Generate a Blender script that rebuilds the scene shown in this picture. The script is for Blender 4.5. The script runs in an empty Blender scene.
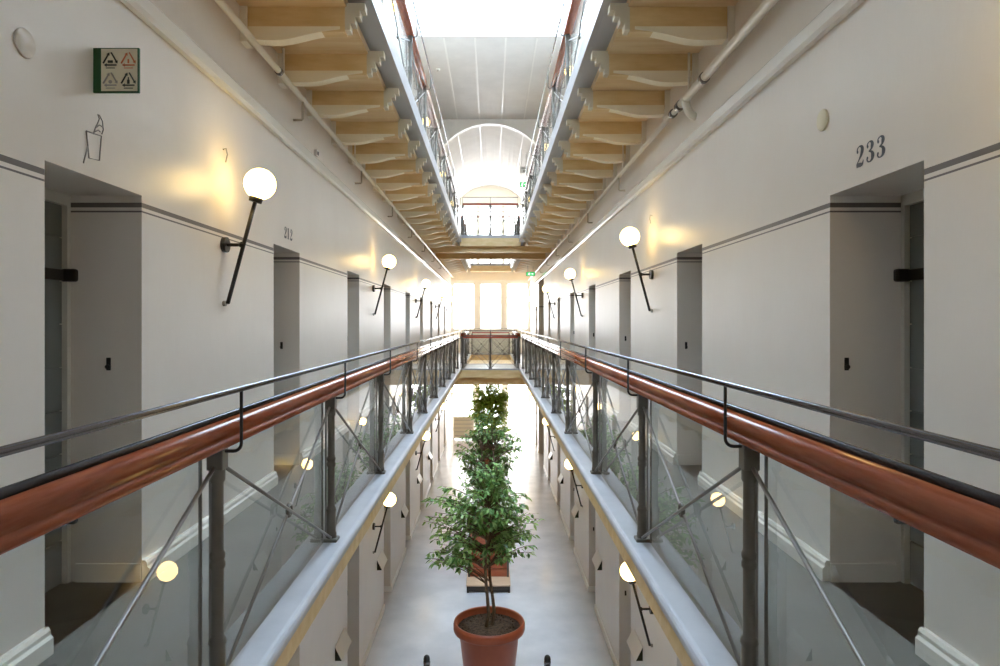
import bpy, bmesh, math, random
from mathutils import Vector, Matrix
random.seed(7)
S = bpy.context.scene
C = S.collection
PI = math.pi

# ------------------------------------------------------------------ layout (metres)
CX = -0.03                       # corridor axis; the camera stands a hand's breadth beside it
W = 1.89                         # half width between the cell walls
R = 1.00                         # railing line
EYE = 5.12
F0, F1, F2 = 0.0, 3.70, 7.81     # the three floors
YB, YE = -3.0, 32.0              # back and end of the corridor
ZC = EYE + 6.6                   # ceiling
POSTS = [0.72, 2.52, 4.31, 6.24, 8.50, 10.4, 12.5, 14.6, 16.6, 18.6, 20.55]
BR0, BR1 = 20.6, 23.2            # bridge
VD1 = 30.5                       # far end of second void
DOORS = [2.88 + 3.03 * k for k in range(9)]
DW, DH, RD = 0.80, 2.12, 0.42    # door width, height, recess depth
BIG = (23.7, 26.3)               # wide opening in the right wall
ORD = ['first', 'second', 'third', 'fourth', 'fifth', 'sixth', 'seventh', 'eighth', 'ninth', 'tenth',
       'eleventh', 'twelfth', 'thirteenth', 'fourteenth', 'fifteenth', 'sixteenth', 'seventeenth', 'eighteenth',
       'nineteenth', 'twentieth', 'twenty-first', 'twenty-second', 'twenty-third', 'twenty-fourth', 'twenty-fifth',
       'twenty-sixth', 'twenty-seventh', 'twenty-eighth', 'twenty-ninth', 'thirtieth', 'thirty-first', 'thirty-second']

# ------------------------------------------------------------------ materials
def new_mat(name):
    m = bpy.data.materials.new(name); m.use_nodes = True
    nt = m.node_tree
    return m, nt, nt.nodes['Principled BSDF']

def noise(nt, scale, detail=4, coord='Object', stretch=None, rough=.55):
    tc = nt.nodes.new('ShaderNodeTexCoord'); mp = nt.nodes.new('ShaderNodeMapping')
    if stretch: mp.inputs['Scale'].default_value = stretch
    n = nt.nodes.new('ShaderNodeTexNoise'); n.inputs['Scale'].default_value = scale
    n.inputs['Detail'].default_value = detail; n.inputs['Roughness'].default_value = rough
    nt.links.new(tc.outputs[coord], mp.inputs['Vector']); nt.links.new(mp.outputs['Vector'], n.inputs['Vector'])
    return n

def mat(name, col, rough=.5, metal=0.0, col2=None, nscale=6, stretch=None, bump=0, bscale=30, bstretch=None, spec=.5, lo=.35, hi=.65):
    m, nt, b = new_mat(name)
    b.inputs['Base Color'].default_value = (*col, 1); b.inputs['Roughness'].default_value = rough
    b.inputs['Metallic'].default_value = metal; b.inputs['Specular IOR Level'].default_value = spec
    if col2:
        n = noise(nt, nscale, 5, stretch=stretch)
        r = nt.nodes.new('ShaderNodeValToRGB')
        r.color_ramp.elements[0].position = lo; r.color_ramp.elements[1].position = hi
        r.color_ramp.elements[0].color = (*col, 1); r.color_ramp.elements[1].color = (*col2, 1)
        nt.links.new(n.outputs['Fac'], r.inputs['Fac']); nt.links.new(r.outputs['Color'], b.inputs['Base Color'])
    if bump:
        n = noise(nt, bscale, 4, stretch=bstretch)
        bp = nt.nodes.new('ShaderNodeBump'); bp.inputs['Strength'].default_value = bump; bp.inputs['Distance'].default_value = .02
        nt.links.new(n.outputs['Fac'], bp.inputs['Height']); nt.links.new(bp.outputs['Normal'], b.inputs['Normal'])
    return m

def wall_mat():
    """Painted plaster with two dado lines at a set height above each gallery floor."""
    m, nt, b = new_mat('painted_plaster')
    b.inputs['Roughness'].default_value = .36; b.inputs['Specular IOR Level'].default_value = .45
    n = noise(nt, 1.3, 5)
    r = nt.nodes.new('ShaderNodeValToRGB')
    r.color_ramp.elements[0].position = .3; r.color_ramp.elements[1].position = .7
    r.color_ramp.elements[0].color = (.745, .69, .635, 1); r.color_ramp.elements[1].color = (.785, .735, .68, 1)
    nt.links.new(n.outputs['Fac'], r.inputs['Fac'])
    geo = nt.nodes.new('ShaderNodeNewGeometry'); sep = nt.nodes.new('ShaderNodeSeparateXYZ')
    nt.links.new(geo.outputs['Position'], sep.inputs['Vector'])
    fac = None
    for z, half in ((EYE + .648, .013), (EYE + .612, .0045)):
        c = nt.nodes.new('ShaderNodeMath'); c.operation = 'COMPARE'
        c.inputs[1].default_value = z; c.inputs[2].default_value = half
        nt.links.new(sep.outputs['Z'], c.inputs[0])
        if fac is None: fac = c.outputs[0]
        else:
            a = nt.nodes.new('ShaderNodeMath'); a.operation = 'MAXIMUM'
            nt.links.new(fac, a.inputs[0]); nt.links.new(c.outputs[0], a.inputs[1]); fac = a.outputs[0]
    mx = nt.nodes.new('ShaderNodeMix'); mx.data_type = 'RGBA'
    nt.links.new(fac, mx.inputs['Factor']); nt.links.new(r.outputs['Color'], mx.inputs[6])
    mx.inputs[7].default_value = (.14, .125, .125, 1)
    nt.links.new(mx.outputs[2], b.inputs['Base Color'])
    n2 = noise(nt, 5, 5, stretch=(1, 1.0, .35))
    bp = nt.nodes.new('ShaderNodeBump'); bp.inputs['Strength'].default_value = .10; bp.inputs['Distance'].default_value = .03
    nt.links.new(n2.outputs['Fac'], bp.inputs['Height']); nt.links.new(bp.outputs['Normal'], b.inputs['Normal'])
    return m

def emit(name, col, strength):
    m = bpy.data.materials.new(name); m.use_nodes = True; nt = m.node_tree
    nt.nodes.remove(nt.nodes['Principled BSDF'])
    e = nt.nodes.new('ShaderNodeEmission'); e.inputs['Color'].default_value = (*col, 1); e.inputs['Strength'].default_value = strength
    nt.links.new(e.outputs[0], nt.nodes['Material Output'].inputs[0])
    return m

def glass_mat(name, tint, ior=1.45, gain=1.0):
    m = bpy.data.materials.new(name); m.use_nodes = True; nt = m.node_tree
    nt.nodes.remove(nt.nodes['Principled BSDF'])
    t = nt.nodes.new('ShaderNodeBsdfTransparent'); t.inputs['Color'].default_value = (*tint, 1)
    g = nt.nodes.new('ShaderNodeBsdfGlossy'); g.inputs['Roughness'].default_value = .0
    fr = nt.nodes.new('ShaderNodeFresnel'); fr.inputs['IOR'].default_value = ior
    mu = nt.nodes.new('ShaderNodeMath'); mu.operation = 'MULTIPLY'; mu.inputs[1].default_value = gain
    geo = nt.nodes.new('ShaderNodeNewGeometry')
    inv = nt.nodes.new('ShaderNodeMath'); inv.operation = 'SUBTRACT'; inv.inputs[0].default_value = 1.0
    nt.links.new(geo.outputs['Backfacing'], inv.inputs[1])
    m2 = nt.nodes.new('ShaderNodeMath'); m2.operation = 'MULTIPLY'
    nt.links.new(fr.outputs[0], mu.inputs[0]); nt.links.new(mu.outputs[0], m2.inputs[0]); nt.links.new(inv.outputs[0], m2.inputs[1])
    mx = nt.nodes.new('ShaderNodeMixShader')
    nt.links.new(m2.outputs[0], mx.inputs[0]); nt.links.new(t.outputs[0], mx.inputs[1]); nt.links.new(g.outputs[0], mx.inputs[2])
    nt.links.new(mx.outputs[0], nt.nodes['Material Output'].inputs[0])
    return m

M = {
    'wall': wall_mat(),
    'ceil': mat('ceiling_paint', (.72, .71, .69), .6, col2=(.77, .76, .74), nscale=2),
    'white': mat('white_paint', (.84, .83, .80), .35),
    'plastic': mat('white_plastic_trunking', (.86, .85, .82), .16),
    'trim': mat('cream_gloss_paint', (.80, .77, .71), .25),
    'end': mat('end_wall_paint', (.90, .87, .77), .6, col2=(.92, .89, .80), nscale=2),
    'floor': mat('polished_floor', (.56, .57, .60), .22, col2=(.70, .70, .72), nscale=1.6, lo=.3, hi=.7),
    'gfloor': mat('grey_linoleum', (.17, .165, .15), .4, col2=(.21, .205, .19), nscale=2.5),
    'curb': mat('grey_painted_iron', (.36, .365, .39), .36, col2=(.42, .425, .45), nscale=3),
    'corbel': mat('grey_corbel_paint', (.42, .43, .44), .5),
    'timber': mat('cream_painted_timber', (.66, .47, .22), .5, col2=(.75, .57, .31), nscale=3, stretch=(1, 4, 4)),
    'soffit': mat('ochre_plank_timber', (.68, .48, .25), .5, col2=(.77, .60, .36), nscale=2.2, stretch=(.6, 5, 1)),
    'stepend': mat('grey_cream_paint', (.62, .56, .44), .5),
    'mould': mat('pale_cream_moulding', (.84, .76, .58), .45),
    'iron': mat('dark_iron_paint', (.12, .112, .097), .36, col2=(.15, .14, .12), nscale=8),
    'black': mat('black_iron', (.012, .012, .013), .4),
    'steel': mat('brushed_steel', (.22, .22, .235), .2, metal=.9),
    'dsteel': mat('dark_steel_tube', (.10, .10, .11), .25, metal=.7),
    'rod': mat('grey_steel_rod', (.27, .26, .25), .35, metal=.5),
    'rail': mat('red_varnished_wood', (.27, .060, .024), .2, col2=(.38, .105, .045), nscale=3, stretch=(12, 1.2, 12), bump=.03),
    'red': mat('red_painted_rail', (.42, .06, .03), .3),
    'glass': glass_mat('clear_glass', (.945, .955, .945), 1.5, 1.2),
    'skyglass': glass_mat('skylight_glass', (.95, .97, .98), 1.45, .5),
    'door': mat('grey_painted_door', (.16, .18, .18), .45),
    'jambframe': mat('pale_frame_paint', (.62, .60, .54), .4),
    'number': mat('slate_blue_paint', (.075, .085, .105), .5),
    'sketch': mat('grey_line_paint', (.32, .30, .29), .5),
    'pipe': mat('cream_pipe_paint', (.78, .74, .66), .3),
    'hanger': mat('shaded_hanger_beige', (.46, .42, .34), .45),  # darker than the pipe: shading is put into the colour
    'green': mat('green_enamel', (.010, .085, .025), .4),
    'cream': mat('cream_card', (.72, .66, .50), .5),
    'ink': mat('dark_ink', (.02, .03, .02), .5),
    'orange': mat('orange_ink', (.60, .17, .06), .5),
    'terra': mat('terracotta_plastic', (.31, .062, .022), .4, col2=(.37, .085, .03), nscale=4),
    'soil': mat('brown_soil', (.05, .032, .02), .95, col2=(.15, .10, .065), nscale=28, bump=.9, bscale=40),
    'bark': mat('grey_brown_bark', (.10, .065, .04), .8, col2=(.17, .12, .075), nscale=20),
    'plank': mat('pale_pine_board', (.72, .50, .32), .45, col2=(.78, .58, .40), nscale=4, stretch=(1, 8, 8)),
    'redwood': mat('red_brown_slat', (.34, .09, .045), .5, col2=(.42, .13, .06), nscale=4, stretch=(1.5, 8, 12)),
    'bulb': emit('lit_opal_glass', (1.0, .69, .23), 8.5),
    'window': emit('daylit_frosted_glass', (.97, .985, 1.0), 6.5),
    'exit': emit('lit_green_exit_face', (.05, .62, .15), .8),
    'exitw': emit('lit_white_pictogram', (.9, 1, .92), 1.2),
    'dark': mat('dark_brown_timber', (.05, .04, .035), .5),
    'dot': mat('smoke_grey_plastic', (.35, .33, .30), .5),
}
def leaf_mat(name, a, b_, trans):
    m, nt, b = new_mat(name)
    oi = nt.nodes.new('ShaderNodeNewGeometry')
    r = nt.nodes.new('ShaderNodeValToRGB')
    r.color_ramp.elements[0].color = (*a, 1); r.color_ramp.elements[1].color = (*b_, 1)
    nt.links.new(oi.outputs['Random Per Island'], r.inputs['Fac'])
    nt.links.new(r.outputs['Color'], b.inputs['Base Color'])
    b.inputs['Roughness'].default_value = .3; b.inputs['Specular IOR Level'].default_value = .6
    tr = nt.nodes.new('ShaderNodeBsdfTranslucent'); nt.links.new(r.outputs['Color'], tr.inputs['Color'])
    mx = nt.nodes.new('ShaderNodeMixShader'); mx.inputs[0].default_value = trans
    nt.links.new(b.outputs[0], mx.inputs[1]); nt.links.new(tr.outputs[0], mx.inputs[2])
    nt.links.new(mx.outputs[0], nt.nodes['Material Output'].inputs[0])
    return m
b_ = M['rail'].node_tree.nodes['Principled BSDF']; b_.inputs['Coat Weight'].default_value = .7; b_.inputs['Coat Roughness'].default_value = .12
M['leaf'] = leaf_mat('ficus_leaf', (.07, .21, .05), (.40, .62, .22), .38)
M['leaf_light'] = leaf_mat('lit_tint_ficus_leaf', (.20, .38, .05), (.66, .78, .18), .6)  # light on the farthest crown is put into these brighter leaf colours

# ------------------------------------------------------------------ mesh helpers
class MB:
    def __init__(s): s.bm = bmesh.new()
    def box(s, x0, x1, y0, y1, z0, z1, bev=0):
        if x0 > x1: x0, x1 = x1, x0
        if y0 > y1: y0, y1 = y1, y0
        if z0 > z1: z0, z1 = z1, z0
        r = bmesh.ops.create_cube(s.bm, size=1)
        for v in r['verts']:
            v.co = Vector((x0 + (v.co.x + .5) * (x1 - x0), y0 + (v.co.y + .5) * (y1 - y0), z0 + (v.co.z + .5) * (z1 - z0)))
        if bev:
            es = list({e for v in r['verts'] for e in v.link_edges})
            bmesh.ops.bevel(s.bm, geom=es, offset=bev, segments=2, profile=.5, affect='EDGES')
        return s
    def prism(s, pts, a0, a1, axis='y', smooth=False):
        """Closed outline extruded along an axis. pts: (x,z) for y, (x,y) for z, (y,z) for x."""
        def P(p, a):
            return {'y': (p[0], a, p[1]), 'z': (p[0], p[1], a), 'x': (a, p[0], p[1])}[axis]
        A = [s.bm.verts.new(P(p, a0)) for p in pts]; B = [s.bm.verts.new(P(p, a1)) for p in pts]
        n = len(pts); fs = []
        for i in range(n):
            f = s.bm.faces.new((A[i], A[(i + 1) % n], B[(i + 1) % n], B[i])); f.smooth = smooth; fs.append(f)
        fs.append(s.bm.faces.new(A[::-1])); fs.append(s.bm.faces.new(B))
        bmesh.ops.recalc_face_normals(s.bm, faces=fs)
        return s
    def cyl(s, p0, p1, r, r1=None, seg=12):
        return s.tube([p0, p1], r, r1, seg)
    def tube(s, path, r, r1=None, seg=10, closed=False):
        path = [Vector(p) for p in path]; n = len(path)
        r1 = r if r1 is None else r1
        rings = []; up = None
        for i, p in enumerate(path):
            if closed: d = (path[(i + 1) % n] - path[i - 1])
            else: d = path[min(i + 1, n - 1)] - path[max(i - 1, 0)]
            d.normalize()
            if up is None: up = Vector((0, 0, 1)) if abs(d.z) < .9 else Vector((0, 1, 0))
            sx = d.cross(up).normalized(); uy = sx.cross(d).normalized(); up = uy
            rr = r + (r1 - r) * i / max(1, n - 1)
            rings.append([s.bm.verts.new(p + sx * rr * math.cos(2 * PI * k / seg) + uy * rr * math.sin(2 * PI * k / seg)) for k in range(seg)])
        fs = []
        m = n if closed else n - 1
        for i in range(m):
            a, b = rings[i], rings[(i + 1) % n]
            for k in range(seg):
                f = s.bm.faces.new((a[k], a[(k + 1) % seg], b[(k + 1) % seg], b[k])); f.smooth = True; fs.append(f)
        if not closed:
            fs.append(s.bm.faces.new(rings[0][::-1])); fs.append(s.bm.faces.new(rings[-1]))
        bmesh.ops.recalc_face_normals(s.bm, faces=fs)
        return s
    def lathe(s, prof, c=(0, 0, 0), seg=24, smooth=True, cap=True):
        c = Vector(c); rings = []; fs = []
        for (r, z) in prof:
            rings.append([s.bm.verts.new(c + Vector((r * math.cos(2 * PI * k / seg), r * math.sin(2 * PI * k / seg), z))) for k in range(seg)])
        for a, b in zip(rings, rings[1:]):
            for k in range(seg):
                f = s.bm.faces.new((a[k], a[(k + 1) % seg], b[(k + 1) % seg], b[k])); f.smooth = smooth; fs.append(f)
        if cap:
            fs.append(s.bm.faces.new(rings[0][::-1])); fs.append(s.bm.faces.new(rings[-1]))
        bmesh.ops.recalc_face_normals(s.bm, faces=fs)
        return s
    def sphere(s, c, r, seg=28):
        k = bmesh.ops.create_uvsphere(s.bm, u_segments=seg, v_segments=seg // 2, radius=r)
        for v in k['verts']:
            v.co += Vector(c)
            for f in v.link_faces: f.smooth = True
        return s
    def disc(s, c, r, t, axis='x', seg=28):
        d = {'x': Vector((1, 0, 0)), 'y': Vector((0, 1, 0)), 'z': Vector((0, 0, 1))}[axis]
        return s.tube([Vector(c), Vector(c) + d * t], r, seg=seg)
    def build(s, name, m, parent=None, loc=None):
        me = bpy.data.meshes.new(name); s.bm.to_mesh(me); s.bm.free()
        me.materials.append(M[m])
        o = bpy.data.objects.new(name, me); C.objects.link(o)
        if parent: o.parent = parent
        if loc: o.location = loc
        return o

def tag(o, label, cat, group=None, kind=None):
    o['label'] = label; o['category'] = cat
    if group: o['group'] = group
    if kind: o['kind'] = kind
    return o
def thing(name, loc, label, cat, group=None, kind=None, rz=0):
    o = bpy.data.objects.new(name, None); C.objects.link(o); o.empty_display_size = .1
    o.location = loc; o.rotation_euler = (0, 0, rz)
    return tag(o, label, cat, group, kind)
def dup(root, loc, rz, label, group=None):
    r = root.copy(); C.objects.link(r); r.location = loc; r.rotation_euler = (0, 0, rz); r['label'] = label
    if group: r['group'] = group
    for ch in root.children:
        c = ch.copy(); C.objects.link(c); c.parent = r
        for g in ch.children:
            d = g.copy(); C.objects.link(d); d.parent = c
    return r
def struct(mb, name, m, label, cat):
    return tag(mb.build(name, m), label, cat, kind='structure')

SIDES = ((-1, 'left'), (1, 'right'))
def sx(s, x): return CX + s * x          # lateral distance from the axis -> world x

# ------------------------------------------------------------------ walls
def wall(s, side):
    mb = MB(); x0, x1 = sx(s, W), sx(s, W + .75)
    rows = [(F0, DH, True), (F1, DH, True), (F2, 0, False)]
    tops = [F1, F2, ZC + .3]
    for (zf, dh, has), zt in zip(rows, tops):
        if not has:
            mb.box(x0, x1, YB, YE, zf, zt); continue
        ops = [(d, d + DW, zf + dh) for d in DOORS]
        if s > 0:
            ops = [o for o in ops if o[1] < BIG[0] or o[0] > BIG[1]] + [(BIG[0], BIG[1], zf + 3.1)]
            ops.sort()
        y = YB
        for (a, b, t) in ops:
            mb.box(x0, x1, y, a, zf, zt); mb.box(x0, x1, a, b, t, zt); mb.box(sx(s, W + .6), x1, a, b, zf, t); y = b
        mb.box(x0, x1, y, YE, zf, zt)
    return struct(mb, 'wall_' + side, 'wall', 'long white plastered cell wall along the %s of the atrium' % side, 'wall')
for s, side in SIDES: wall(s, side)

struct(MB().box(sx(-1, W + .75), sx(1, W + .75), YB - .3, YE + .3, -.2, 0), 'floor', 'floor', 'pale polished ground floor between the lower cell doors', 'floor')

# ------------------------------------------------------------------ end wall and back wall with windows
def end_wall():
    mb = MB(); y0, y1 = YE, YE + .35
    xl, xr = sx(-1, W + .75), sx(1, W + .75)
    wins = []
    lv = [(F0, [(-1.80, -.80), (-.58, .58), (.80, 1.80)], F0 + .02, F0 + 2.75, F1),
          (F1, [(-1.80, -.76), (-.52, .52), (.76, 1.80)], F1 + 1.1, EYE + 1.91, F2),
          (F2, [(-1.80, -.62), (-.58, .58), (.62, 1.80)], F2 + .1, F2 + 2.9, ZC + .3)]
    for zf, spans, z0, z1, zt in lv:
        x = xl
        for a, b in spans:
            a += CX; b += CX
            mb.box(x, a, y0, y1, zf, zt)
            mb.box(a, b, y0, y1, zf, z0); mb.box(a, b, y0, y1, z1, zt); x = b
            wins.append((a, b, z0, z1))
        mb.box(x, xr, y0, y1, zf, zt)
    # pilaster bands, string course
    for x in (-.64, .64):
        mb.box(CX + x - .05, CX + x + .05, y0 - .03, y0, F1 + .1, EYE + 2.0)
        mb.box(CX + x - .09, CX + x + .09, y0 - .045, y0, EYE + .95, EYE + 1.0)
    mb.box(xl, xr, y0 - .06, y0, EYE + 2.02, EYE + 2.10)
    struct(mb, 'wall_end', 'end', 'cream end wall with tall bright windows closing the atrium', 'wall')
    floors = ['ground floor', 'middle floor', 'top floor']; cols = ['left', 'middle', 'right']
    for i, (a, b, z0, z1) in enumerate(wins):
        t = thing('window_%d' % (i + 1), ((a + b) / 2, y0 + .1, z0), 'tall bright frosted window in the end wall, %s one on the %s' % (cols[i % 3], floors[i // 3]), 'window', 'end wall windows', 'structure')
        w2, h = (b - a) / 2, z1 - z0
        MB().box(-w2, w2, .05, .07, 0, h).build('pane', 'window', t)
        f = MB()
        f.box(-w2, -w2 + .05, 0, .1, 0, h).box(w2 - .05, w2, 0, .1, 0, h).box(-w2, w2, 0, .1, 0, .06).box(-w2, w2, 0, .1, h - .06, h)
        if i // 3 == 0: f.box(-.02, .02, .02, .1, .06, h - .06)
        f.box(-w2, w2, .02, .1, h * .68, h * .68 + .035)
        f.build('frame', 'white', t)
end_wall()
struct(MB().box(sx(-1, W + .75), sx(1, W + .75), YB - .3, YB, 0, ZC + .3), 'wall_back', 'wall', 'plain plaster wall closing the corridor behind the viewer', 'wall')

# ------------------------------------------------------------------ ceiling, skylight, vault
SK = (3.0, 15.4)
ARCH = 21.7
def ceiling():
    mb = MB(); xl, xr = sx(-1, W + .75), sx(1, W + .75)
    a, b = sx(-1, 1.62), sx(1, 1.62)
    mb.box(xl, xr, YB - .3, SK[0], ZC, ZC + .12); mb.box(xl, xr, SK[1], ARCH, ZC, ZC + .12)
    mb.box(xl, a, SK[0], SK[1], ZC, ZC + .12); mb.box(b, xr, SK[0], SK[1], ZC, ZC + .12)
    struct(mb, 'ceiling', 'ceil', 'flat white board ceiling around the roof light', 'ceiling')
    # long white cover battens
    mb = MB()
    for x in (-1.07, -.35, .37, 1.09):
        mb.box(CX + x - .018, CX + x + .018, SK[1] + .1, ARCH - .02, ZC - .012, ZC)
    struct(mb, 'trim_1', 'white', 'thin white battens running along the flat ceiling', 'batten')
    # barrel vault behind an arched rib
    Ra = 2.05; zc = ZC - .05 - Ra
    def arc(r, n=28):
        am = math.asin(min(1, (W + .02) / r)); return [(CX + r * math.sin(-am + 2 * am * k / n), zc + r * math.cos(-am + 2 * am * k / n)) for k in range(n + 1)]
    pts = arc(Ra)
    mb = MB(); out = [(p[0], ZC + .25) for p in pts[::-1]]
    mb.prism(pts + out, ARCH + .25, YE, 'y')
    struct(mb, 'ceiling_vault', 'ceil', 'shallow barrel vault over the far half of the top floor', 'ceiling')
    mb = MB(); p2 = arc(Ra - .09)
    mb.prism(p2 + [(p[0], ZC + .12) for p in p2[::-1]], ARCH, ARCH + .25, 'y')
    struct(mb, 'trim_2', 'white', 'white arched rib where the flat ceiling meets the vault', 'arch')
    mb = MB()
    for x in (-1.07, -.35, .37, 1.09):
        z = zc + math.sqrt(Ra * Ra - x * x)
        mb.box(CX + x - .018, CX + x + .018, ARCH + .25, YE, z - .02, z + .01)
    struct(mb, 'trim_3', 'white', 'thin white battens along the barrel vault', 'batten')
    # roof light: upstand, glazing bars, panes
    t = thing('window_10', (CX, (SK[0] + SK[1]) / 2, ZC), 'long white roof light let into the ceiling above the atrium', 'skylight', None, 'structure')
    L = (SK[1] - SK[0]) / 2; f = MB(); h = .34
    f.box(-1.72, -1.62, -L - .1, L + .1, .12, h).box(1.62, 1.72, -L - .1, L + .1, .12, h).box(-1.62, 1.62, -L - .1, -L, .12, h).box(-1.62, 1.62, L, L + .1, .12, h)
    f.build('upstand', 'white', t)
    g = MB()
    for k in range(1, 8): g.box(-1.62, 1.62, -L + k * 2 * L / 8 - .025, -L + k * 2 * L / 8 + .025, h, h + .06)
    for x in (-.8, 0, .8): g.box(x - .015, x + .015, -L, L, h + .005, h + .055)
    g.build('glazing_bars', 'white', t)
    MB().box(-1.66, 1.66, -L, L, h + .065, h + .075).build('pane', 'skyglass', t)
ceiling()

# ------------------------------------------------------------------ gallery decks, curbs, joists
EDGE, CUR = .89, 1.04
FLN = {1: 'middle gallery', 2: 'top gallery'}
DT = {1: .13, 2: .27}                # deck thickness
def gallery(zf, lv):
    # decks: one U-shaped slab per level so there are no seams
    def ring(mb, z0, z1, e):
        for s in (-1, 1): mb.box(sx(s, e), sx(s, W + .6), YB, YE, z0, z1)
        mb.box(sx(-1, e), sx(1, e), BR0 + (e - EDGE), BR1 - (e - EDGE), z0, z1)
        mb.box(sx(-1, e), sx(1, e), VD1 + (e - EDGE), YE, z0, z1)
    mb = MB(); ring(mb, zf - .05, zf, EDGE + .1)
    struct(mb, 'floor_gallery', 'gfloor', 'grey walking floor of the %s' % FLN[lv], 'floor')
    mb = MB()
    for s in (-1, 1): mb.box(sx(s, EDGE + (.05 if lv == 1 else .19)), sx(s, W - .001), YB, YE, zf - DT[lv], zf - .05)
    mb.box(sx(-1, EDGE + .05), sx(1, EDGE + .05), BR0 + .05, BR1 - .05, zf - .30, zf - .05)
    mb.box(sx(-1, EDGE + .05), sx(1, EDGE + .05), VD1 + .05, YE, zf - .27, zf - .05)
    struct(mb, 'ceiling_deck', 'soffit', 'ochre timber boarding on the underside of the %s' % FLN[lv], 'ceiling')
    # curb: rounded grey iron edge
    mb = MB(); zt, zb = zf + .02, zf - (.03 if lv == 1 else .075)
    def curb_prof(s):
        e, c = EDGE, CUR
        p = [(c, zb), (c, zt)] + [(e + .035 - .035 * math.sin(a), zt - .035 + .035 * math.cos(a)) for a in [PI / 2 * k / 4 for k in range(5)]] + [(e, zb)]
        return [(sx(s, x), z) for x, z in p]
    for s in (-1, 1):
        mb.prism(curb_prof(s), YB, BR0 + .0, 'y'); mb.prism(curb_prof(s), BR1, VD1, 'y')
    for y0, d in ((BR0, 1), (BR1, -1), (VD1, 1)):
        a = y0; b = y0 + d * .15
        mb.box(sx(-1, CUR), sx(1, CUR), a, b, zb, zt, 0)
    struct(mb, 'trim_%d' % (3 + lv), 'curb', 'smooth grey iron curb along the open edge of the %s' % FLN[lv], 'curb')
    # fascia board under the curb; sky reflection painted as grey on the top gallery
    mb = MB()
    e1, zl = (EDGE + .004, zf - .128) if lv == 1 else (EDGE + .001, zf - .20)
    for s in (-1, 1):
        mb.box(sx(s, e1), sx(s, EDGE + .05), YB, BR0, zl, zb); mb.box(sx(s, e1), sx(s, EDGE + .05), BR1, VD1, zl, zb)
    struct(mb, 'trim_%d' % (5 + lv), 'timber' if lv == 1 else 'curb', '%s fascia board under the curb of the %s' % (('cream timber', FLN[lv]) if lv == 1 else ('pale grey', FLN[lv])), 'fascia')
    mb = MB()
    for y0, d in ((BR0, 1), (BR1, -1), (VD1, 1)):
        mb.box(sx(-1, EDGE + .05), sx(1, EDGE + .05), y0 + d * .012, y0 + d * .05, zf - (.27 if lv == 1 else .33), zb)
    struct(mb, 'trim_%d' % (9 + lv), 'timber', 'cream timber fascia across the bridge edges of the %s' % FLN[lv], 'fascia')
    # grey soffit plate behind the fascia
    mb = MB()
    for s in (-1, 1):
        if lv == 1: break
        mb.box(sx(s, EDGE + .05), sx(s, EDGE + .19), YB, BR0, zf - .20, zf - .051); mb.box(sx(s, EDGE + .05), sx(s, EDGE + .19), BR1, VD1, zf - .20, zf - .051)
    if lv == 2: struct(mb, 'trim_%d' % (7 + lv), 'corbel', 'grey soffit strip along the edge of the %s' % FLN[lv], 'soffit strip')
gallery(F1, 1); gallery(F2, 2)

# transverse beams at the two ends of each bridge
for lv, zf in ((1, F1), (2, F2)):
    for y, w in ((BR0 + .2, 'near'), (BR1 - .3, 'far')):
        struct(MB().box(sx(-1, W - .01), sx(1, W - .01), y, y + .14, zf - .50, zf - .30), 'ceiling_beam', 'timber',
               'long cream beam spanning the corridor under the %s edge of the bridge on the %s' % (w, FLN[lv]), 'beam')

LJ = W - EDGE - .05
def joist_proto(s):
    """A timber joist with an S-shaped moulding below and a stepped grey corbel at its free end. Origin at the wall, top of joist."""
    d = -s                                   # direction from wall towards the atrium
    t = thing('ceiling_joist', (0, 0, 0), 'x', 'joist', None, 'structure')
    MB().box(0, d * .84 * LJ, -.05, .05, -.19, 0).build('beam', 'timber', t)
    # moulding under the joist
    low = []
    for k in range(15):
        u = .06 + (.80 - .06) * k / 14; q = k / 14
        z = -.245 - .022 * math.sin(q * PI) + .075 * (1 / (1 + math.exp(-(q - .55) * 9)))
        low.append((d * u * LJ, z))
    up = [(d * .80 * LJ, -.15), (d * .06 * LJ, -.15)]
    MB().prism(low + up, -.054, .054, 'y').build('moulding', 'mould', t)
    MB().box(0, d * .055 * LJ, -.07, .07, -.27, 0).build('wall_block', 'pipe', t)
    c = MB()
    for k in range(4):
        u0 = .84 + .04 * k
        c.box(d * u0 * LJ, d * (u0 + .04) * LJ, -.05, .05, -.175 + .05 * k, .03)
    c.build('stepped_end', 'stepend', t)
    return t
JY = [3.4, 4.3, 5.18, 6.08, 7.03, 8.1] + [9.05 + .93 * k for k in range(12)]
JY2 = [23.7 + .93 * k for k in range(7)]
for s, side in SIDES:
    proto = None
    for lv, zf in ((2, F2), (1, F1)):
        ys = JY + JY2 if lv == 2 else JY[:12]
        for i, y in enumerate(ys):
            lab = '%s timber joist from the near end, under the %s along the %s wall' % (ORD[i], FLN[lv], side)
            loc = (sx(s, W - .001), y, zf - DT[lv])
            grp = 'joists under the %s on the %s' % (FLN[lv], side)
            if proto is None:
                proto = joist_proto(s); proto.location = loc; proto['label'] = lab; proto['group'] = grp
            else: dup(proto, loc, 0, lab, grp)

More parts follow.
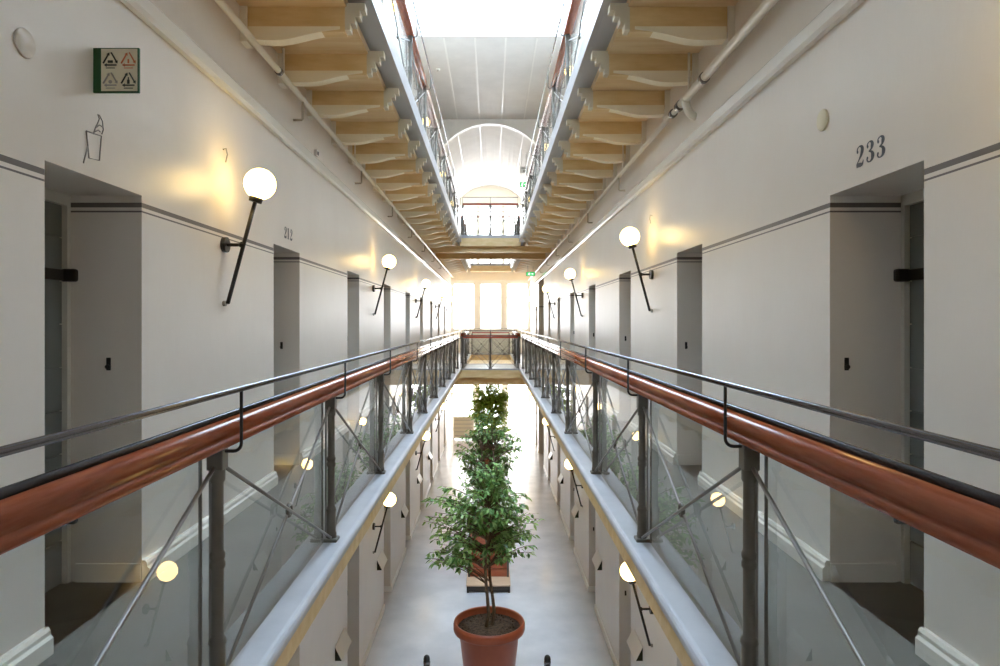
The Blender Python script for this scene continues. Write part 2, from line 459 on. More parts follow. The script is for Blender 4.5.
# ------------------------------------------------------------------ skirtings
for s, side in SIDES:
    for zf, nm in ((F1, 'baseboard_' + side), (F0, 'baseboard_%s_ground' % side)):
        mb = MB(); y = YB
        ops = [(d, d + DW) for d in DOORS]
        if s > 0: ops = sorted([o for o in ops if o[1] < BIG[0] or o[0] > BIG[1]] + [BIG])
        prof = [(0, 0), (.04, 0), (.04, .07), (.028, .082), (.028, .10), (.018, .115), (0, .115)] if zf == F1 else [(0, 0), (.02, 0), (.02, .09), (.012, .10), (0, .10)]
        for a, b in ops + [(YE, YE)]:
            mb.prism([(sx(s, W - px), zf + pz) for px, pz in prof], y + (.0), a - .002, 'y'); y = b + .002
        for a, b in ops:
            if b - a < 1:
                mb.box(sx(s, W), sx(s, W + RD - .06), b - .012, b, zf, zf + .10)
        struct(mb, nm, 'trim' if zf == F1 else 'white', 'moulded white skirting along the %s wall at the foot of the %s floor' % (side, 'middle' if zf == F1 else 'ground'), 'skirting')

# ------------------------------------------------------------------ doors in their recesses
def door_proto(s):
    t = thing('door', (0, 0, 0), 'x', 'door', 'cell doors', 'structure')
    xd = s * RD                               # local x: 0 at wall face, positive s outwards
    p = MB(); n = 9
    for k in range(n):                        # wide horizontal boards with fine grooves
        z0 = DH * k / n; p.box(xd, xd + s * .05, .0, DW - .03, z0 + .004, DH * (k + 1) / n - .004)
    p.box(xd + s * .012, xd + s * .05, 0, DW - .03, 0, DH)
    p.build('panel', 'door', t)
    f = MB().box(xd - s * .03, xd + s * .05, DW - .03, DW, 0, DH).box(xd - s * .03, xd + s * .05, 0, DW, DH - .06, DH)
    f.box(xd - s * .03, xd + s * .05, 0, .02, 0, DH)
    f.build('door_frame', 'jambframe', t)
    for z in (1.68, .36):
        h = MB().box(xd - s * .022, xd, .10, DW - .02, z - .03, z + .03, .004).build('strap_hinge', 'black', t)
        MB().box(xd - s * .08, xd - s * .0, DW - .05, DW - .005, z - .035, z + .035, .012).build('hinge_knuckle', 'black', h)
    lx = .09 if s > 0 else .18
    k = MB().box(s * lx - .012, s * lx + .012, DW - .008, DW, 1.16, 1.23, .003).disc((s * lx, DW - .02, 1.18), .012, .02, 'y', 12)
    k.build('lock_plate', 'black', t)
    return t
n_door = 0
for s, side in SIDES:
    proto = None
    for zf, fl in ((F1, 'middle'), (F0, 'ground')):
        for i, y in enumerate(DOORS):
            if s > 0 and not (y + DW < BIG[0] or y > BIG[1]): continue
            n_door += 1
            lab = 'dark grey boarded cell door, %s from near end, %s wall, %s floor' % (ORD[i], side, fl)
            loc = (sx(s, W), y, zf)
            if proto is None: proto = door_proto(s); proto.location = loc; o = proto; o['label'] = lab
            else: o = dup(proto, loc, 0, lab)
            o.name = 'door_%d' % n_door
for zf, fl in ((F1, 'middle'), (F0, 'ground')):   # wide dark entrance near the far end
    n_door += 1
    t = thing('door_%d' % n_door, (sx(1, W), BIG[0], zf), 'wide dark timber entrance near the far end of the right wall, %s floor' % fl, 'door', None, 'structure')
    w = BIG[1] - BIG[0]
    MB().box(.30, .36, .1, w - .1, 0, 3.0).build('panel', 'door', t)
    MB().box(.22, .40, 0, .1, 0, 3.1).box(.22, .40, w - .1, w, 0, 3.1).box(.22, .40, .1, w - .1, 3.0, 3.1).box(.24, .30, w / 2 - .06, w / 2 + .06, 0, 3.0).box(.24, .30, .1, w - .1, 2.1, 2.2).build('door_frame', 'dark', t)

# ------------------------------------------------------------------ railings
def rail_prof(z):
    k_ = .82; h = [(0, .115), (.020, .112), (.036, .103), (.047, .088), (.050, .072), (.046, .056), (.039, .046), (.040, .042), (.050, .038), (.058, .027), (.057, .014), (.048, .004), (0, 0)]
    h = [(x * .9, y * k_) for x, y in h]
    return [(x, z + y) for x, y in h] + [(-x, z + y) for x, y in h[-2:0:-1]]
POST_PROF = [(.034, .02), (.034, .05), (.030, .06), (.030, .19), (.034, .20), (.030, .215), (.0235, .225), (.0235, .475), (.029, .485), (.029, .50), (.0245, .51), (.029, .52), (.029, .535), (.0235, .545), (.0225, .80), (.029, .81), (.029, .925)]
def make_railing(zf, pts, u, inward, label, group, hooks=True, red=False, y_ext=(0, 0), name='gallery_railing', h=.93):
    """pts: post stations along direction u starting at the object's origin; inward: unit vector to the open side."""
    o = thing(name, (pts[0][0], pts[0][1], zf + .02), label, 'railing', group)
    P = [Vector((p[0] - pts[0][0], p[1] - pts[0][1], 0)) for p in pts]
    u = Vector((*u, 0)); q = Vector((*inward, 0))
    alongy = abs(u.y) > .5
    for p in P:
        m = MB().lathe(POST_PROF, p, 12)
        m.box(p.x - .030, p.x + .030, p.y - .030, p.y + .030, .85, h - .002, .004)
        po = m.build('post', 'iron', o)
        MB().box(p.x - .045, p.x + .045, p.y - .045, p.y + .045, 0, .022, .006).build('base_plate', 'iron', po)
    a, b = P[0] - u * y_ext[0], P[-1] + u * y_ext[1]
    pr = rail_prof(h) if not red else [(x * .6, h + (z - h) * .5) for x, z in rail_prof(h)]
    ht = .098 if not red else .058
    mb = MB()
    if alongy: mb.prism([(x + a.x, z) for x, z in pr], a.y, b.y, 'y', True)
    else: mb.prism([(x + a.y, z) for x, z in pr], a.x, b.x, 'x', True)
    mb.build('handrail', 'red' if red else 'rail', o)
    back = -q * .037
    MB().cyl(a + back + Vector((0, 0, h + ht)), b + back + Vector((0, 0, h + ht)), .013 if not red else .007, seg=10).build('rail_strip', 'dsteel', o)
    tz = h + .223; th = q * .09
    MB().cyl(a + th + Vector((0, 0, tz)), b + th + Vector((0, 0, tz)), .0105, seg=10).build('upper_rail', 'steel', o)
    for p in P:
        path = [p + q * .02 + Vector((0, 0, h - .012)), p + q * .06 + Vector((0, 0, h - .012))]
        path += [p + q * (.06 + .03 * math.sin(t)) + Vector((0, 0, h - .012 + .03 * (1 - math.cos(t)))) for t in [PI / 2 * k / 5 for k in range(1, 6)]]
        path += [p + th + Vector((0, 0, tz - .004))]
        MB().tube(path, .0065, seg=8).build('hook', 'black', o)
    gl = -q * .045
    for p0, p1 in zip(P, P[1:]):
        n = (p1 - p0).length; mid = (p0 + p1) / 2
        e0, e1 = p0 + u * .045, p1 - u * .045
        gx, gy = sorted((e0.x, e1.x)), sorted((e0.y, e1.y))
        m = MB()
        if alongy: m.box(e0.x + gl.x - .005, e0.x + gl.x + .005, gy[0], gy[1], .03, h - .01)
        else: m.box(gx[0], gx[1], e0.y + gl.y - .005, e0.y + gl.y + .005, .03, h - .01)
        gp = m.build('glass_panel', 'glass', o)
        for e in (e0, e1):
            MB().box(e.x + gl.x - .006, e.x + gl.x + .006, e.y + gl.y - .0025, e.y + gl.y + .0025, .0, h).build('glass_clamp', 'rod', gp)
        fw = q * .012
        for c0, c1 in ((p0, p1), (p1, p0)):
            dd = (c1 - c0).normalized()
            A = c0 + dd * .025 + Vector((0, 0, .86)) + fw * .2; B = c1 - dd * .045 + Vector((0, 0, .035)) + fw * .2
            off = q * (.006 if c0 is p0 else -.006)
            MB().cyl(A + off, B + off, .008, seg=8).build('brace_rod', 'rod', o)
        c = mid + Vector((0, 0, .4475))
        ring = []
        for k in range(16):
            t = 2 * PI * k / 16; ring.append(c + u * .028 * math.cos(t) + Vector((0, 0, .028 * math.sin(t))))
        MB().tube(ring, .011, seg=8, closed=True).build('brace_ring', 'iron', o)
    return o
for lv, zf in ((1, F1), (2, F2)):
    for s, side in SIDES:
        make_railing(zf, [(sx(s, R), y) for y in POSTS], (0, 1), (-s, 0), 'long railing with red wooden handrail and glass panels, %s side of the %s' % (side, FLN[lv]), None, y_ext=(1.6, .03), h=.93 if s < 0 else .948)
        make_railing(zf, [(sx(s, R), y) for y in (23.3, 25.1, 26.9, 28.6, 30.4)], (0, 1), (-s, 0), 'short glass railing beyond the bridge, %s side of the far opening, %s' % (side, FLN[lv]), None)
    for y, q, nm in ((BR0 + .07, -1, 'near edge of the bridge'), (BR1 - .07, 1, 'far edge of the bridge'), (VD1 + .07, -1, 'landing before the end wall')):
        make_railing(zf, [(sx(-1, R - .15), y), (CX, y), (sx(1, R - .15), y)], (1, 0), (0, q), 'red crosswise railing on the %s, %s' % (nm, FLN[lv]), None, red=True, name='bridge_railing')

# ------------------------------------------------------------------ wall lamps
def lamp_proto():
    t = thing('wall_lamp', (0, 0, 0), 'x', 'lamp')
    # local: wall plane x=0, lamp leans out along +x; origin at wall rosette
    MB().disc((0, 0, 0), .055, .03, 'x').build('rosette', 'black', t)
    MB().cyl((.025, 0, 0), (.135, 0, 0), .012).build('arm', 'black', t)
    b, tp = Vector((.032, 0, -.42)), Vector((.230, 0, .315))
    rd = MB().cyl(b, tp, .0145).build('rod', 'black', t)
    MB().sphere((.135, 0, 0), .024, 14).build('joint', 'black', rd)
    d = (tp - b).normalized()
    MB().cyl(tp - d * .01, tp + d * .035, .045, .05, 20).build('cup', 'black', t)
    MB().sphere(tp + d * .125, .111, 32).build('globe', 'bulb', t)
    MB().disc((0, 0, -.42), .02, .02, 'x', 14).cyl((.015, 0, -.42), (.04, 0, -.42), .006).build('wall_stud', 'dot', t)
    return t
LAMP_L = [4.80, 10.87, 17.0, 23.0, 28.6]
LAMP_R = [1.93, 7.73, 13.6, 19.5, 27.6]
proto = None
for zf, fl, ys in ((F1, 'middle', 0), (F0, 'ground', 0), (F2, 'top', 0)):
    for s, side in SIDES:
        for i, y in enumerate(LAMP_L if s < 0 else LAMP_R):
            if zf == F2 and y < 9: continue
            lab = 'lit globe lamp on slanted black rod, %s from near end, %s wall, %s floor' % (ORD[i], side, fl)
            z = zf + (1.98 if zf != F0 else 1.82)
            loc = (sx(s, W), y, z); rz = 0 if s < 0 else PI
            grp = 'globe lamps on the %s wall, %s floor' % (side, fl)
            if proto is None: proto = lamp_proto(); proto.location = loc; proto['label'] = lab; proto['group'] = grp
            else: dup(proto, loc, rz, lab, grp)

# ------------------------------------------------------------------ trunking and pipes
for s, side in SIDES:
    mb = MB()
    zt = EYE + (1.665 if s < 0 else 1.605)
    mb.prism([(sx(s, W), zt), (sx(s, W - .035), zt), (sx(s, W - .05), zt + .025), (sx(s, W - .05), zt + .10), (sx(s, W - .042), zt + .11), (sx(s, W), zt + .11)], YB, YE, 'y')
    struct(mb, 'trim_%d' % (20 + (s > 0)), 'plastic', 'white cable trunking running level along the %s wall above the lamps' % side, 'trunking')
    PZ = EYE + (2.13 if s < 0 else 2.0)
    t = thing('ceiling_pipe', (sx(s, W - .09), YB, PZ), 'long cream heating pipe under the top gallery along the %s wall' % side, 'pipe')
    z = .04
    ye = YE - YB - .05
    r = .026
    if s > 0:
        MB().cyl((0, .05, z), (0, 6.3 - YB, z), .036, seg=16).build('wide_pipe', 'pipe', t)
        MB().cyl((0, 6.25 - YB, z), (0, 6.33 - YB, z), .046, seg=16).cyl((0, 6.5 - YB, z), (0, 6.56 - YB, z), .04, seg=16).cyl((0, 5.55 - YB, z), (0, 5.6 - YB, z), .045, seg=16).build('coupling', 'steel', t)
        MB().cyl((0, 6.3 - YB, z), (0, ye, z), r, seg=16).build('thin_pipe', 'pipe', t)
        path = [(0, 6.1 - YB, z)] + [(.09 * (1 - math.cos(a)) , 6.1 - YB, z - .16 * math.sin(a) * 1.0) for a in [PI / 2 * k / 8 for k in range(1, 9)]]
        MB().tube(path, .037, seg=14).build('elbow', 'pipe', t)
        hs = [9.3, 12.3, 15.3, 18.3, 21.3, 24.3]
    else:
        MB().cyl((0, .05, z), (0, ye, z), r, seg=16).build('pipe_run', 'pipe', t)
        MB().cyl((0, 5.75 - YB, z), (0, 5.8 - YB, z), .034, seg=14).build('coupling', 'steel', t)
        hs = [6.5, 9.45, 12.4, 15.4, 18.4, 21.4, 24.3]
    for y in hs:
        y -= YB
        MB().tube([(0, y, z), (0, y, z - .19), (s * .01, y, z - .20), (s * .089, y, z - .20)], .012, seg=8).build('hanger', 'hanger', t)
    for y in ([5.9, 9.0, 12.0] if s < 0 else [6.0, 9.0, 12.0]):
        MB().cyl((0, y - YB, z), (0, y - YB, F2 - .271 - PZ), .011, seg=8).build('riser', 'pipe', t)

# ------------------------------------------------------------------ small things on the walls
GLYPH = {   # strokes as (x, y, stroke width) in a unit-high box, fat and thin like old stencilled numerals
    '2': [[(.10, .74, .07), (.12, .88, .06), (.27, .97, .05), (.42, .89, .13), (.45, .74, .17), (.37, .52, .13), (.20, .30, .06), (.06, .12, .05)],
          [(.04, .07, .14), (.20, .08, .16), (.38, .06, .14), (.48, .12, .08), (.52, .26, .03)]],
    '3': [[(.10, .77, .07), (.13, .90, .06), (.27, .97, .05), (.40, .90, .12), (.43, .76, .16), (.36, .60, .09), (.20, .53, .04)],
          [(.20, .53, .04), (.38, .46, .09), (.46, .30, .17), (.42, .12, .13), (.26, .03, .05), (.12, .09, .06), (.08, .22, .07)]],
    '1': [[(.27, .02, .17), (.27, .98, .17)], [(.27, .96, .05), (.16, .90, .06), (.08, .84, .03)], [(.08, .02, .05), (.46, .02, .05)]]}
BALLS = {'2': [(.12, .72)], '3': [(.13, .76), (.11, .23)], '1': []}
def wall_text(txt, s, y, z, size, label, cat='number'):
    bm = bmesh.new(); kx = 1.25; adv = .86
    for i, ch in enumerate(txt):
        ox = (i - len(txt) / 2) * adv + .10
        def V(x, yy): return bm.verts.new(((ox + x * kx) * size, (yy - .5) * size, 0))
        for st in GLYPH[ch]:
            # resample smoothly
            pts = []
            n = len(st)
            for k in range(n - 1):
                p0, p1, p2, p3 = st[max(k - 1, 0)], st[k], st[k + 1], st[min(k + 2, n - 1)]
                for q in range(5):
                    t = q / 5
                    pts.append(tuple(.5 * (2 * b + (c - a) * t + (2 * a - 5 * b + 4 * c - d) * t * t + (3 * b - a - 3 * c + d) * t ** 3) for a, b, c, d in zip(p0, p1, p2, p3)))
            pts.append(st[-1]); prev = None
            for k, (x, yy, w) in enumerate(pts):
                a, b = pts[max(k - 1, 0)], pts[min(k + 1, len(pts) - 1)]
                d = Vector((b[0] - a[0], b[1] - a[1])); d.normalize(); w *= 1.3; nx, ny = -d.y * w / 2, d.x * w / 2
                cur = (V(x + nx, yy + ny), V(x - nx, yy - ny))
                if prev: bm.faces.new((prev[0], prev[1], cur[1], cur[0]))
                prev = cur
        for (bx, by) in BALLS[ch]:
            bm.faces.new([V(bx + .075 / kx * math.cos(2 * PI * k / 14), by + .075 * math.sin(2 * PI * k / 14)) for k in range(14)])
    for f in bm.faces:
        if f.normal.z < 0 or True: f.normal_update()
    for f in list(bm.faces):
        if f.normal.z < 0: f.normal_flip()
    me = bpy.data.meshes.new('number_sign'); bm.to_mesh(me); bm.free(); me.materials.append(M['number'])
    o = bpy.data.objects.new('number_sign', me); C.objects.link(o)
    o.location = (sx(s, W - .002), y, z); o.rotation_euler = (PI / 2, 0, -s * PI / 2)
    return tag(o, label, cat)
wall_text('233', 1, 3.29, EYE + .842, .105, 'painted number 233 in slate blue above the nearest door in the right wall')
wall_text('212', -1, 6.33, EYE + .845, .105, 'painted number 212 in slate blue above the second door of the left wall')

for s, y, z, side, r in ((-1, 2.75, 1.15, 'left', .058), (1, 3.75, 1.135, 'right', .06)):
    o = MB().lathe([(r, 0), (r, .007), (r * .95, .011), (.0005, .012)], seg=32).build('vent_cover', 'wall' if s < 0 else 'cream')
    o.rotation_euler = (0, -s * PI / 2, 0); o.location = (sx(s, W - .001), y, EYE + z)
    tag(o, 'round pale cover disc on the %s wall high beside the nearest door' % side, 'cover')

# recycling flag sign
t = thing('recycling_sign', (sx(-1, W), 3.23, EYE + 1.11), 'small square flag sign with four recycling triangles above the nearest door of the left wall', 'sign')
bw, bh = .222, .217
MB().box(0, bw, 0, .012, 0, bh, .002).build('sign_box', 'green', t)
sf = MB().box(.04, bw - .008, -.002, .001, .008, bh - .006).build('sign_face', 'cream', t)
def tri(cx, cz, r, m, kind):
    mb = MB()
    P = [Vector((cx + r * math.sin(a), -.0035, cz + r * math.cos(a))) for a in (0, 2 * PI / 3, 4 * PI / 3)]
    for a, b in zip(P, P[1:] + P[:1]):
        d = b - a; p0, p1 = a + d * .12, a + d * .80
        mb.cyl(p0, p1, .0035, seg=6)
        nrm = Vector((-d.z, 0, d.x)).normalized()
        v = [mb.bm.verts.new(p1 - d * .08 + nrm * .009), mb.bm.verts.new(p1 - d * .08 - nrm * .009), mb.bm.verts.new(p1 + d * .10)]
        mb.bm.faces.new(v)
    if kind == 0: mb.box(cx - .012, cx + .012, -.004, -.002, cz - .012, cz + .0)
    elif kind == 1: mb.box(cx - .004, cx + .004, -.004, -.002, cz - .014, cz + .006)
    elif kind == 2: mb.disc((cx, -.004, cz - .006), .009, .002, 'y', 10)
    else: mb.box(cx - .006, cx + .006, -.004, -.002, cz - .016, cz + .004).box(cx - .0025, cx + .0025, -.004, -.002, cz + .004, cz + .016)
    mb.box(cx - .022, cx + .022, -.003, -.0015, cz - r * .5 - .016, cz - r * .5 - .012)
    mb.build('recycling_triangle', m, sf)
tri(.085, .155, .045, 'ink', 0); tri(.172, .155, .045, 'orange', 1); tri(.085, .058, .045, 'dot', 2); tri(.172, .058, .045, 'ink', 3)

# line drawing of a bin painted on the wall (coordinates along the wall: y, z)
def on_wall(px, py, s=-1):
    d = abs(px - 491.3); zz = 670 * (W + .03) / d
    return Vector((sx(-1, W - .002), zz, EYE + (323 - py) / 670 * zz))
mb = MB()
def stroke(pp, r=.0035):
    mb.tube([on_wall(*p) for p in pp], r, seg=6)
stroke([(86, 131), (101, 136), (99, 160.5), (88.5, 158), (86, 131)])
stroke([(87.5, 146), (86, 152), (83, 163)]); stroke([(93, 134), (95, 128), (97, 124), (99, 119), (97.5, 114.5), (99, 115), (102, 121), (103, 130), (101.5, 134)], .0028)
stroke([(95, 128), (99, 125), (102.5, 127)], .0028); stroke([(94, 132), (98, 130), (100, 132)], .0028)
tag(mb.build('wall_pictogram', 'sketch'), 'grey line drawing of a tilted waste bin painted under the recycling sign', 'pictogram')

# hooks above lamps
for s, y, side in ((-1, 4.80, 'left'), (1, 7.75, 'right')):
    mb = MB().tube([(sx(s, W), y - .01, EYE + 1.24), (sx(s, W - .02), y, EYE + 1.25), (sx(s, W - .025), y + .012, EYE + 1.21), (sx(s, W - .02), y - .008, EYE + 1.15)], .005, seg=8)
    tag(mb.build('wall_hook', 'dot'), 'small bent hook on the %s wall above the first visible globe lamp' % side, 'hook')
t = thing('junction_box', (sx(-1, W), 7.3, EYE + 1.815), 'tiny pale junction box above the trunking of the left wall', 'electrical box')
MB().box(0, .03, -.035, .035, 0, .07, .006).build('box', 'white', t); MB().box(.03, .036, -.015, .02, .015, .05).build('cover', 'ink', t)

# tilted square plates beside the lower doors
def plate_proto():
    t = thing('wall_plate', (0, 0, 0), 'x', 'plate')
    MB().prism([(0, 0), (.006, .006), (.098, -.172), (.090, -.178)], -.26, .26, 'y').build('face', 'white', t)
    MB().prism([(0, -.012), (.08, -.172), (0, -.172)], -.25, .25, 'y').build('shadow_wedge', 'ink', t)  # dark wedge drawn in place of the shadow under the plate
    return t
proto = None
for s, side in SIDES:
    for i, y in enumerate([8.48, 11.5, 14.53, 17.56, 20.6]):
        lab = 'tilted pale square plate on the ground floor %s wall, %s from the near end' % (side, ORD[i])
        loc = (sx(s, W), y, 1.14); rz = 0 if s < 0 else PI
        if proto is None: proto = plate_proto(); proto.location = loc; proto['label'] = lab; proto['group'] = 'tilted wall plates'
        else: dup(proto, loc, rz, lab, 'tilted wall plates')

# exit signs and hanging notice
def exit_sign(x, y, z, w, h, label, top):
    t = thing('exit_sign', (x, y, z), label, 'sign')
    MB().box(-w / 2, w / 2, 0, .05, 0, h, .004).build('housing', 'green', t)
    fc = MB().box(-w / 2 + .012, w / 2 - .012, -.003, .0, .012, h - .012).build('face', 'exit', t)
    m = MB()
    m.sphere((-.055, -.006, h * .76), .013, 10)
    m.tube([(-.055, -.006, h * .68), (-.06, -.006, h * .42), (-.085, -.006, h * .28), (-.105, -.006, h * .3)], .009, seg=6)
    m.tube([(-.06, -.006, h * .44), (-.035, -.006, h * .32), (-.04, -.006, h * .14)], .008, seg=6)
    m.tube([(-.09, -.006, h * .56), (-.056, -.006, h * .62), (-.03, -.006, h * .5)], .006, seg=6)
    m.box(.0, .07, -.007, -.004, h * .46, h * .56)
    v = [m.bm.verts.new((.065, -.0055, h * .70)), m.bm.verts.new((.065, -.0055, h * .32)), m.bm.verts.new((.115, -.0055, h * .51))]; m.bm.faces.new(v)
    m.build('pictogram', 'exitw', fc)
    MB().cyl((-w * .3, .025, h), (-w * .3, .025, top - z), .006, seg=8).cyl((w * .3, .025, h), (w * .3, .025, top - z), .006, seg=8).build('hanger', 'steel', t)
exit_sign(1.50, 25.6, EYE + 1.80, .34, .15, 'green exit sign with running figure hanging under the top gallery near the end wall', F2 - .27)
exit_sign(1.17, 24.2, EYE + 4.92, .29, .17, 'green exit sign hanging from the vault above the top gallery', EYE + 6.17)
t = thing('hanging_notice', (1.17, 23.9, EYE + 5.34), 'white hanging notice with a dark band, above the top floor exit sign', 'sign')
MB().box(-.14, .14, 0, .03, 0, .24, .004).build('board', 'white', t); MB().box(-.10, .10, -.003, 0, .17, .205).disc((.0, -.003, .08), .035, .003, 'y', 14).build('marking', 'dot', t)
MB().cyl((-.1, .015, .24), (-.1, .015, .85), .005, seg=6).cyl((.1, .015, .24), (.1, .015, .85), .005, seg=6).build('hanger', 'steel', t)
t = thing('smoke_detector', (-1.38, 17.4, ZC), 'small round smoke detector on the flat ceiling', 'detector')
MB().lathe([(.05, 0), (.05, -.03), (.035, -.045), (.001, -.045)], seg=20).build('body', 'white', t); MB().lathe([(.03, -.045), (.03, -.055), (.001, -.055)], seg=16).build('vent', 'dot', t)

# ------------------------------------------------------------------ ground floor: pots, trees, planter, bollards
def leaf(mb, p, d, n, L, wd):
    """One pointed, slightly folded leaf."""
    d = d.normalized(); sd = d.cross(n)
    if sd.length < 1e-3: sd = Vector((1, 0, 0))
    sd.normalize(); n = sd.cross(d).normalized()
    mid = p + d * L * .45 - n * L * .04; tip = p + d * L - n * L * .16
    v = [mb.bm.verts.new(x) for x in (p, p + d * L * .28 + sd * wd * .42, p + d * L * .55 + sd * wd * .46 - n * L * .04, tip,
                                      p + d * L * .55 - sd * wd * .46 - n * L * .04, p + d * L * .28 - sd * wd * .42, mid + n * (-.0) - n * L * .03)]
    for a, b in ((0, 1), (1, 2), (2, 3), (3, 4), (4, 5), (5, 0)):
        mb.bm.faces.new((v[a], v[b], v[6]))

def tree(loc, label, pot, base, z0, crown, n_twigs, n_leaf, lm, seed, L=.085):
    """crown: list of (x, y, z, rx, ry, rz) blobs relative to loc; z0 is the soil height."""
    rnd = random.Random(seed)
    t = thing('potted_ficus', loc, label, 'potted tree')
    if pot: pot(t)
    tr = MB(); fo = MB()
    zc = sum(c[2] for c in crown) / len(crown)
    stems = []
    for k in range(base):
        a = 2 * PI * k / base + .5
        p0 = Vector((.05 * math.cos(a), .04 * math.sin(a), z0 - .02)); path = [p0]
        end = Vector((.13 * math.cos(a + 1), .13 * math.sin(a + 1), zc + .1))
        for i in range(1, 9):
            q = i / 8
            path.append(p0.lerp(end, q) + Vector((.035 * math.sin(q * 7 + a * 2), .03 * math.cos(q * 6 + a), 0)) * (1 - q * .4))
        tr.tube(path, .026, .012, 8); stems.append(path)
    wts = [c[3] * c[4] * c[5] for c in crown]
    for i in range(n_twigs):
        c = rnd.choices(crown, wts)[0]
        while True:
            v = Vector((rnd.uniform(-1, 1), rnd.uniform(-1, 1), rnd.uniform(-1, 1)))
            if .25 < v.length < 1: break
        v = v * (v.length ** -.35)
        tip = Vector((c[0] + v.x * c[3], c[1] + v.y * c[4], c[2] + v.z * c[5]))
        st = rnd.choice(stems); sp = st[min(8, max(2, int(8 * (tip.z - .35 * abs(tip.x) - z0) / max(.1, zc + .1 - z0))))]
        midp = sp.lerp(tip, .6) + Vector((0, 0, .10))
        pts = []
        for k in range(6):
            q = k / 5
            pts.append(sp * (1 - q) ** 2 + midp * 2 * q * (1 - q) + (tip + Vector((0, 0, -.05))) * q * q)
        tr.tube(pts, .008, .002, 5)
        for j in range(n_leaf):
            q = .45 + .58 * j / n_leaf
            k = min(4, int(q * 5)); f = q * 5 - k
            p = pts[k].lerp(pts[k + 1], f)
            d = (pts[k + 1] - pts[k]).normalized()
            sd = Vector((rnd.gauss(0, 1), rnd.gauss(0, 1), rnd.gauss(-.35, .6))).normalized()
            dd = (d * .6 + sd * 1.0).normalized() + Vector((0, 0, -.25))
            leaf(fo, p + sd * .015, dd, Vector((rnd.gauss(0, .5), rnd.gauss(0, .5), 1)), L * rnd.uniform(.7, 1.25), L * rnd.uniform(.38, .5))
    tr.build('trunk', 'bark', t); fo.build('foliage', lm, t)
    return t
def big_pot(h, r, rb):
    def f(t):
        pr = [(rb * .96, 0), (rb, .01), (r * .83, h * .80), (r * .845, h * .82), (r * .86, h * .86), (r * .985, h * .865), (r, h * .89), (r * 1.0, h * .955), (r * .975, h), (r * .92, h), (r * .905, h * .975), (r * .88, h * .90)]
        MB().lathe(pr, seg=56).build('pot', 'terra', t)
        m = MB().lathe([(r * .895, h * .90), (r * .5, h * .915), (.02, h * .925)], seg=40)
        rr = random.Random(3)
        for k in range(260):
            a, q = rr.uniform(0, 2 * PI), r * .87 * math.sqrt(rr.random()); z = h * .91
            bmesh.ops.create_icosphere(m.bm, subdivisions=1, radius=rr.uniform(.006, .018), matrix=Matrix.Translation((q * math.cos(a), q * math.sin(a), z)))
        m.build('soil', 'soil', t)
    return f
tree((-.03, 9.46, 0), 'nearest ficus tree in a big round terracotta pot', big_pot(.92, .505, .335), 2, .85,
     [(-.10, 0, 2.65, .55, .5, .48), (-.58, 0, 2.48, .36, .4, .42), (.32, .05, 2.40, .40, .45, .40), (-.58, -.05, 2.02, .36, .4, .30), (.36, 0, 2.05, .34, .4, .28), (-.05, .1, 2.15, .42, .45, .32), (.0, 0, 3.0, .28, .3, .22)],
     230, 15, 'leaf', 11, .095)

# second tree in a slatted planter box on a pine base
def planter(t):
    MB().box(-.42, .42, -.41, .75, .125, .155, .004).build('pine_base', 'plank', t)
    fr = MB()
    for x in (-.41, .375):
        for y in (-.40, .70): fr.box(x, x + .035, y, y + .04, 0, .125)
    fr.box(-.41, .41, -.40, -.37, .03, .125).box(-.41, .41, .71, .74, .03, .125).box(-.41, -.38, -.4, .74, .03, .125).box(.38, .41, -.4, .74, .03, .125)
    fr.build('base_frame', 'dark', t)
    sl = MB()
    for k in range(5):
        z0 = .157 + .158 * k
        sl.box(-.36, .36, 0, .03, z0, z0 + .146, .004).box(-.36, .36, .67, .70, z0, z0 + .146, .004)
        sl.box(-.36, -.33, .03, .67, z0, z0 + .146, .004).box(.33, .36, .03, .67, z0, z0 + .146, .004)
    sl.build('slatted_box', 'redwood', t)
    for x in (-.40, .36):
        for y in (-.015, .685): MB().box(x, x + .04, y, y + .03, .155, .96, .004).build('corner_post', 'iron', t)
    MB().box(-.33, .33, .03, .67, .80, .86).build('soil', 'soil', t)
tree((-.055, 13.11, 0), 'second ficus tree, in a red slatted planter box on a pale pine base', planter, 3, .84,
     [(0, .35, 3.12, .40, .4, .36), (-.36, .35, 2.62, .38, .4, .40), (.38, .35, 2.66, .38, .4, .38), (0, .35, 2.4, .6, .4, .45), (.02, .35, 1.85, .5, .4, .4)],
     240, 14, 'leaf', 5, .095)
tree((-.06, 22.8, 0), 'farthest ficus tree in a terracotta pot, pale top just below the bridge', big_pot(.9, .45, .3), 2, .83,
     [(0, 0, 2.72, .80, .5, .46), (0, 0, 2.2, .75, .5, .5), (.05, 0, 1.6, .7, .5, .42)], 280, 14, 'leaf_light', 9, .14)

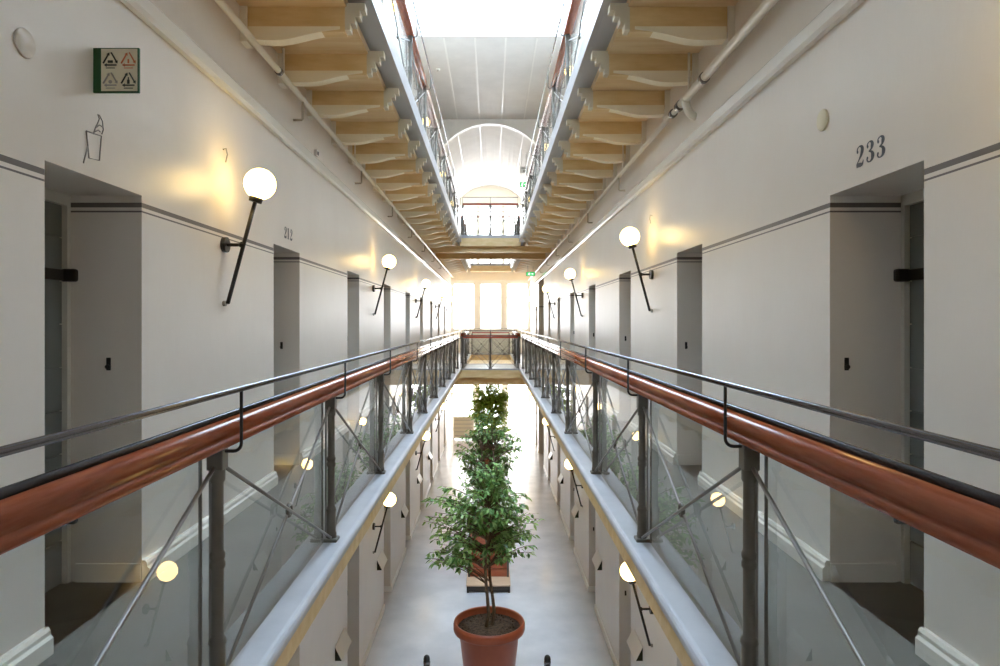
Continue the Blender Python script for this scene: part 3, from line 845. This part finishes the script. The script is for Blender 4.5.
for x, w in ((-.80, 'left'), (.695, 'right')):
    t = thing('bollard', (x, 8.3, 0), 'black round-topped post standing %s of the nearest pot' % w, 'post')
    sh = MB().lathe([(.04, .02), (.04, .93), (.041, .96), (.034, .99), (.018, 1.005), (.001, 1.01)], seg=20).build('shaft', 'black', t)
    MB().lathe([(.10, 0), (.10, .012), (.05, .025), (.04, .03)], seg=20).build('base', 'black', t)
    MB().lathe([(.0405, .90), (.043, .905), (.043, .925), (.0405, .93)], seg=20).build('collar', 'steel', sh)

# low pale screen by the end windows on the ground floor
t = thing('low_screen', (-1.12, 29.5, 0), 'low pale slatted screen standing before the left end window', 'screen')
MB().box(-.55, .35, 0, .04, .05, 1.0).build('panel', 'cream', t)
m = MB()
for k in range(5): m.box(-.50, .30, -.012, 0, .15 + .17 * k, .17 + .17 * k)
m.build('slat', 'dot', t); MB().box(-.55, -.5, 0, .3, 0, .05).box(.3, .35, 0, .3, 0, .05).build('foot', 'dot', t)

# ------------------------------------------------------------------ light, camera
wd = bpy.data.worlds.new('sky'); S.world = wd; wd.use_nodes = True
bg = wd.node_tree.nodes['Background']; bg.inputs['Color'].default_value = (.69, .84, 1.0, 1); bg.inputs['Strength'].default_value = 10.3

cam = bpy.data.cameras.new('camera'); co = bpy.data.objects.new('camera', cam); C.objects.link(co)
cam.sensor_width = 36; cam.lens = 670 * 36 / 1000; cam.clip_start = .02; cam.clip_end = 200
co.location = (0, 0, EYE); co.rotation_euler = (PI / 2, 0, 0)
cam.shift_x = (500 - 491.3) / 1000; cam.shift_y = -(333 - 323) / 1000
S.camera = co
vs = S.view_settings
S.display_settings.display_device = 'sRGB'
vs.view_transform = 'Standard'; vs.look = 'None'; vs.gamma = 1; vs.use_curve_mapping = False; vs.exposure = .83
S.cycles.max_bounces = 10; S.cycles.diffuse_bounces = 6; S.cycles.glossy_bounces = 4; S.cycles.transparent_max_bounces = 24; S.cycles.transmission_bounces = 4
S.cycles.caustics_reflective = False; S.cycles.caustics_refractive = False; S.cycles.use_denoising = True; S.cycles.sample_clamp_indirect = 6
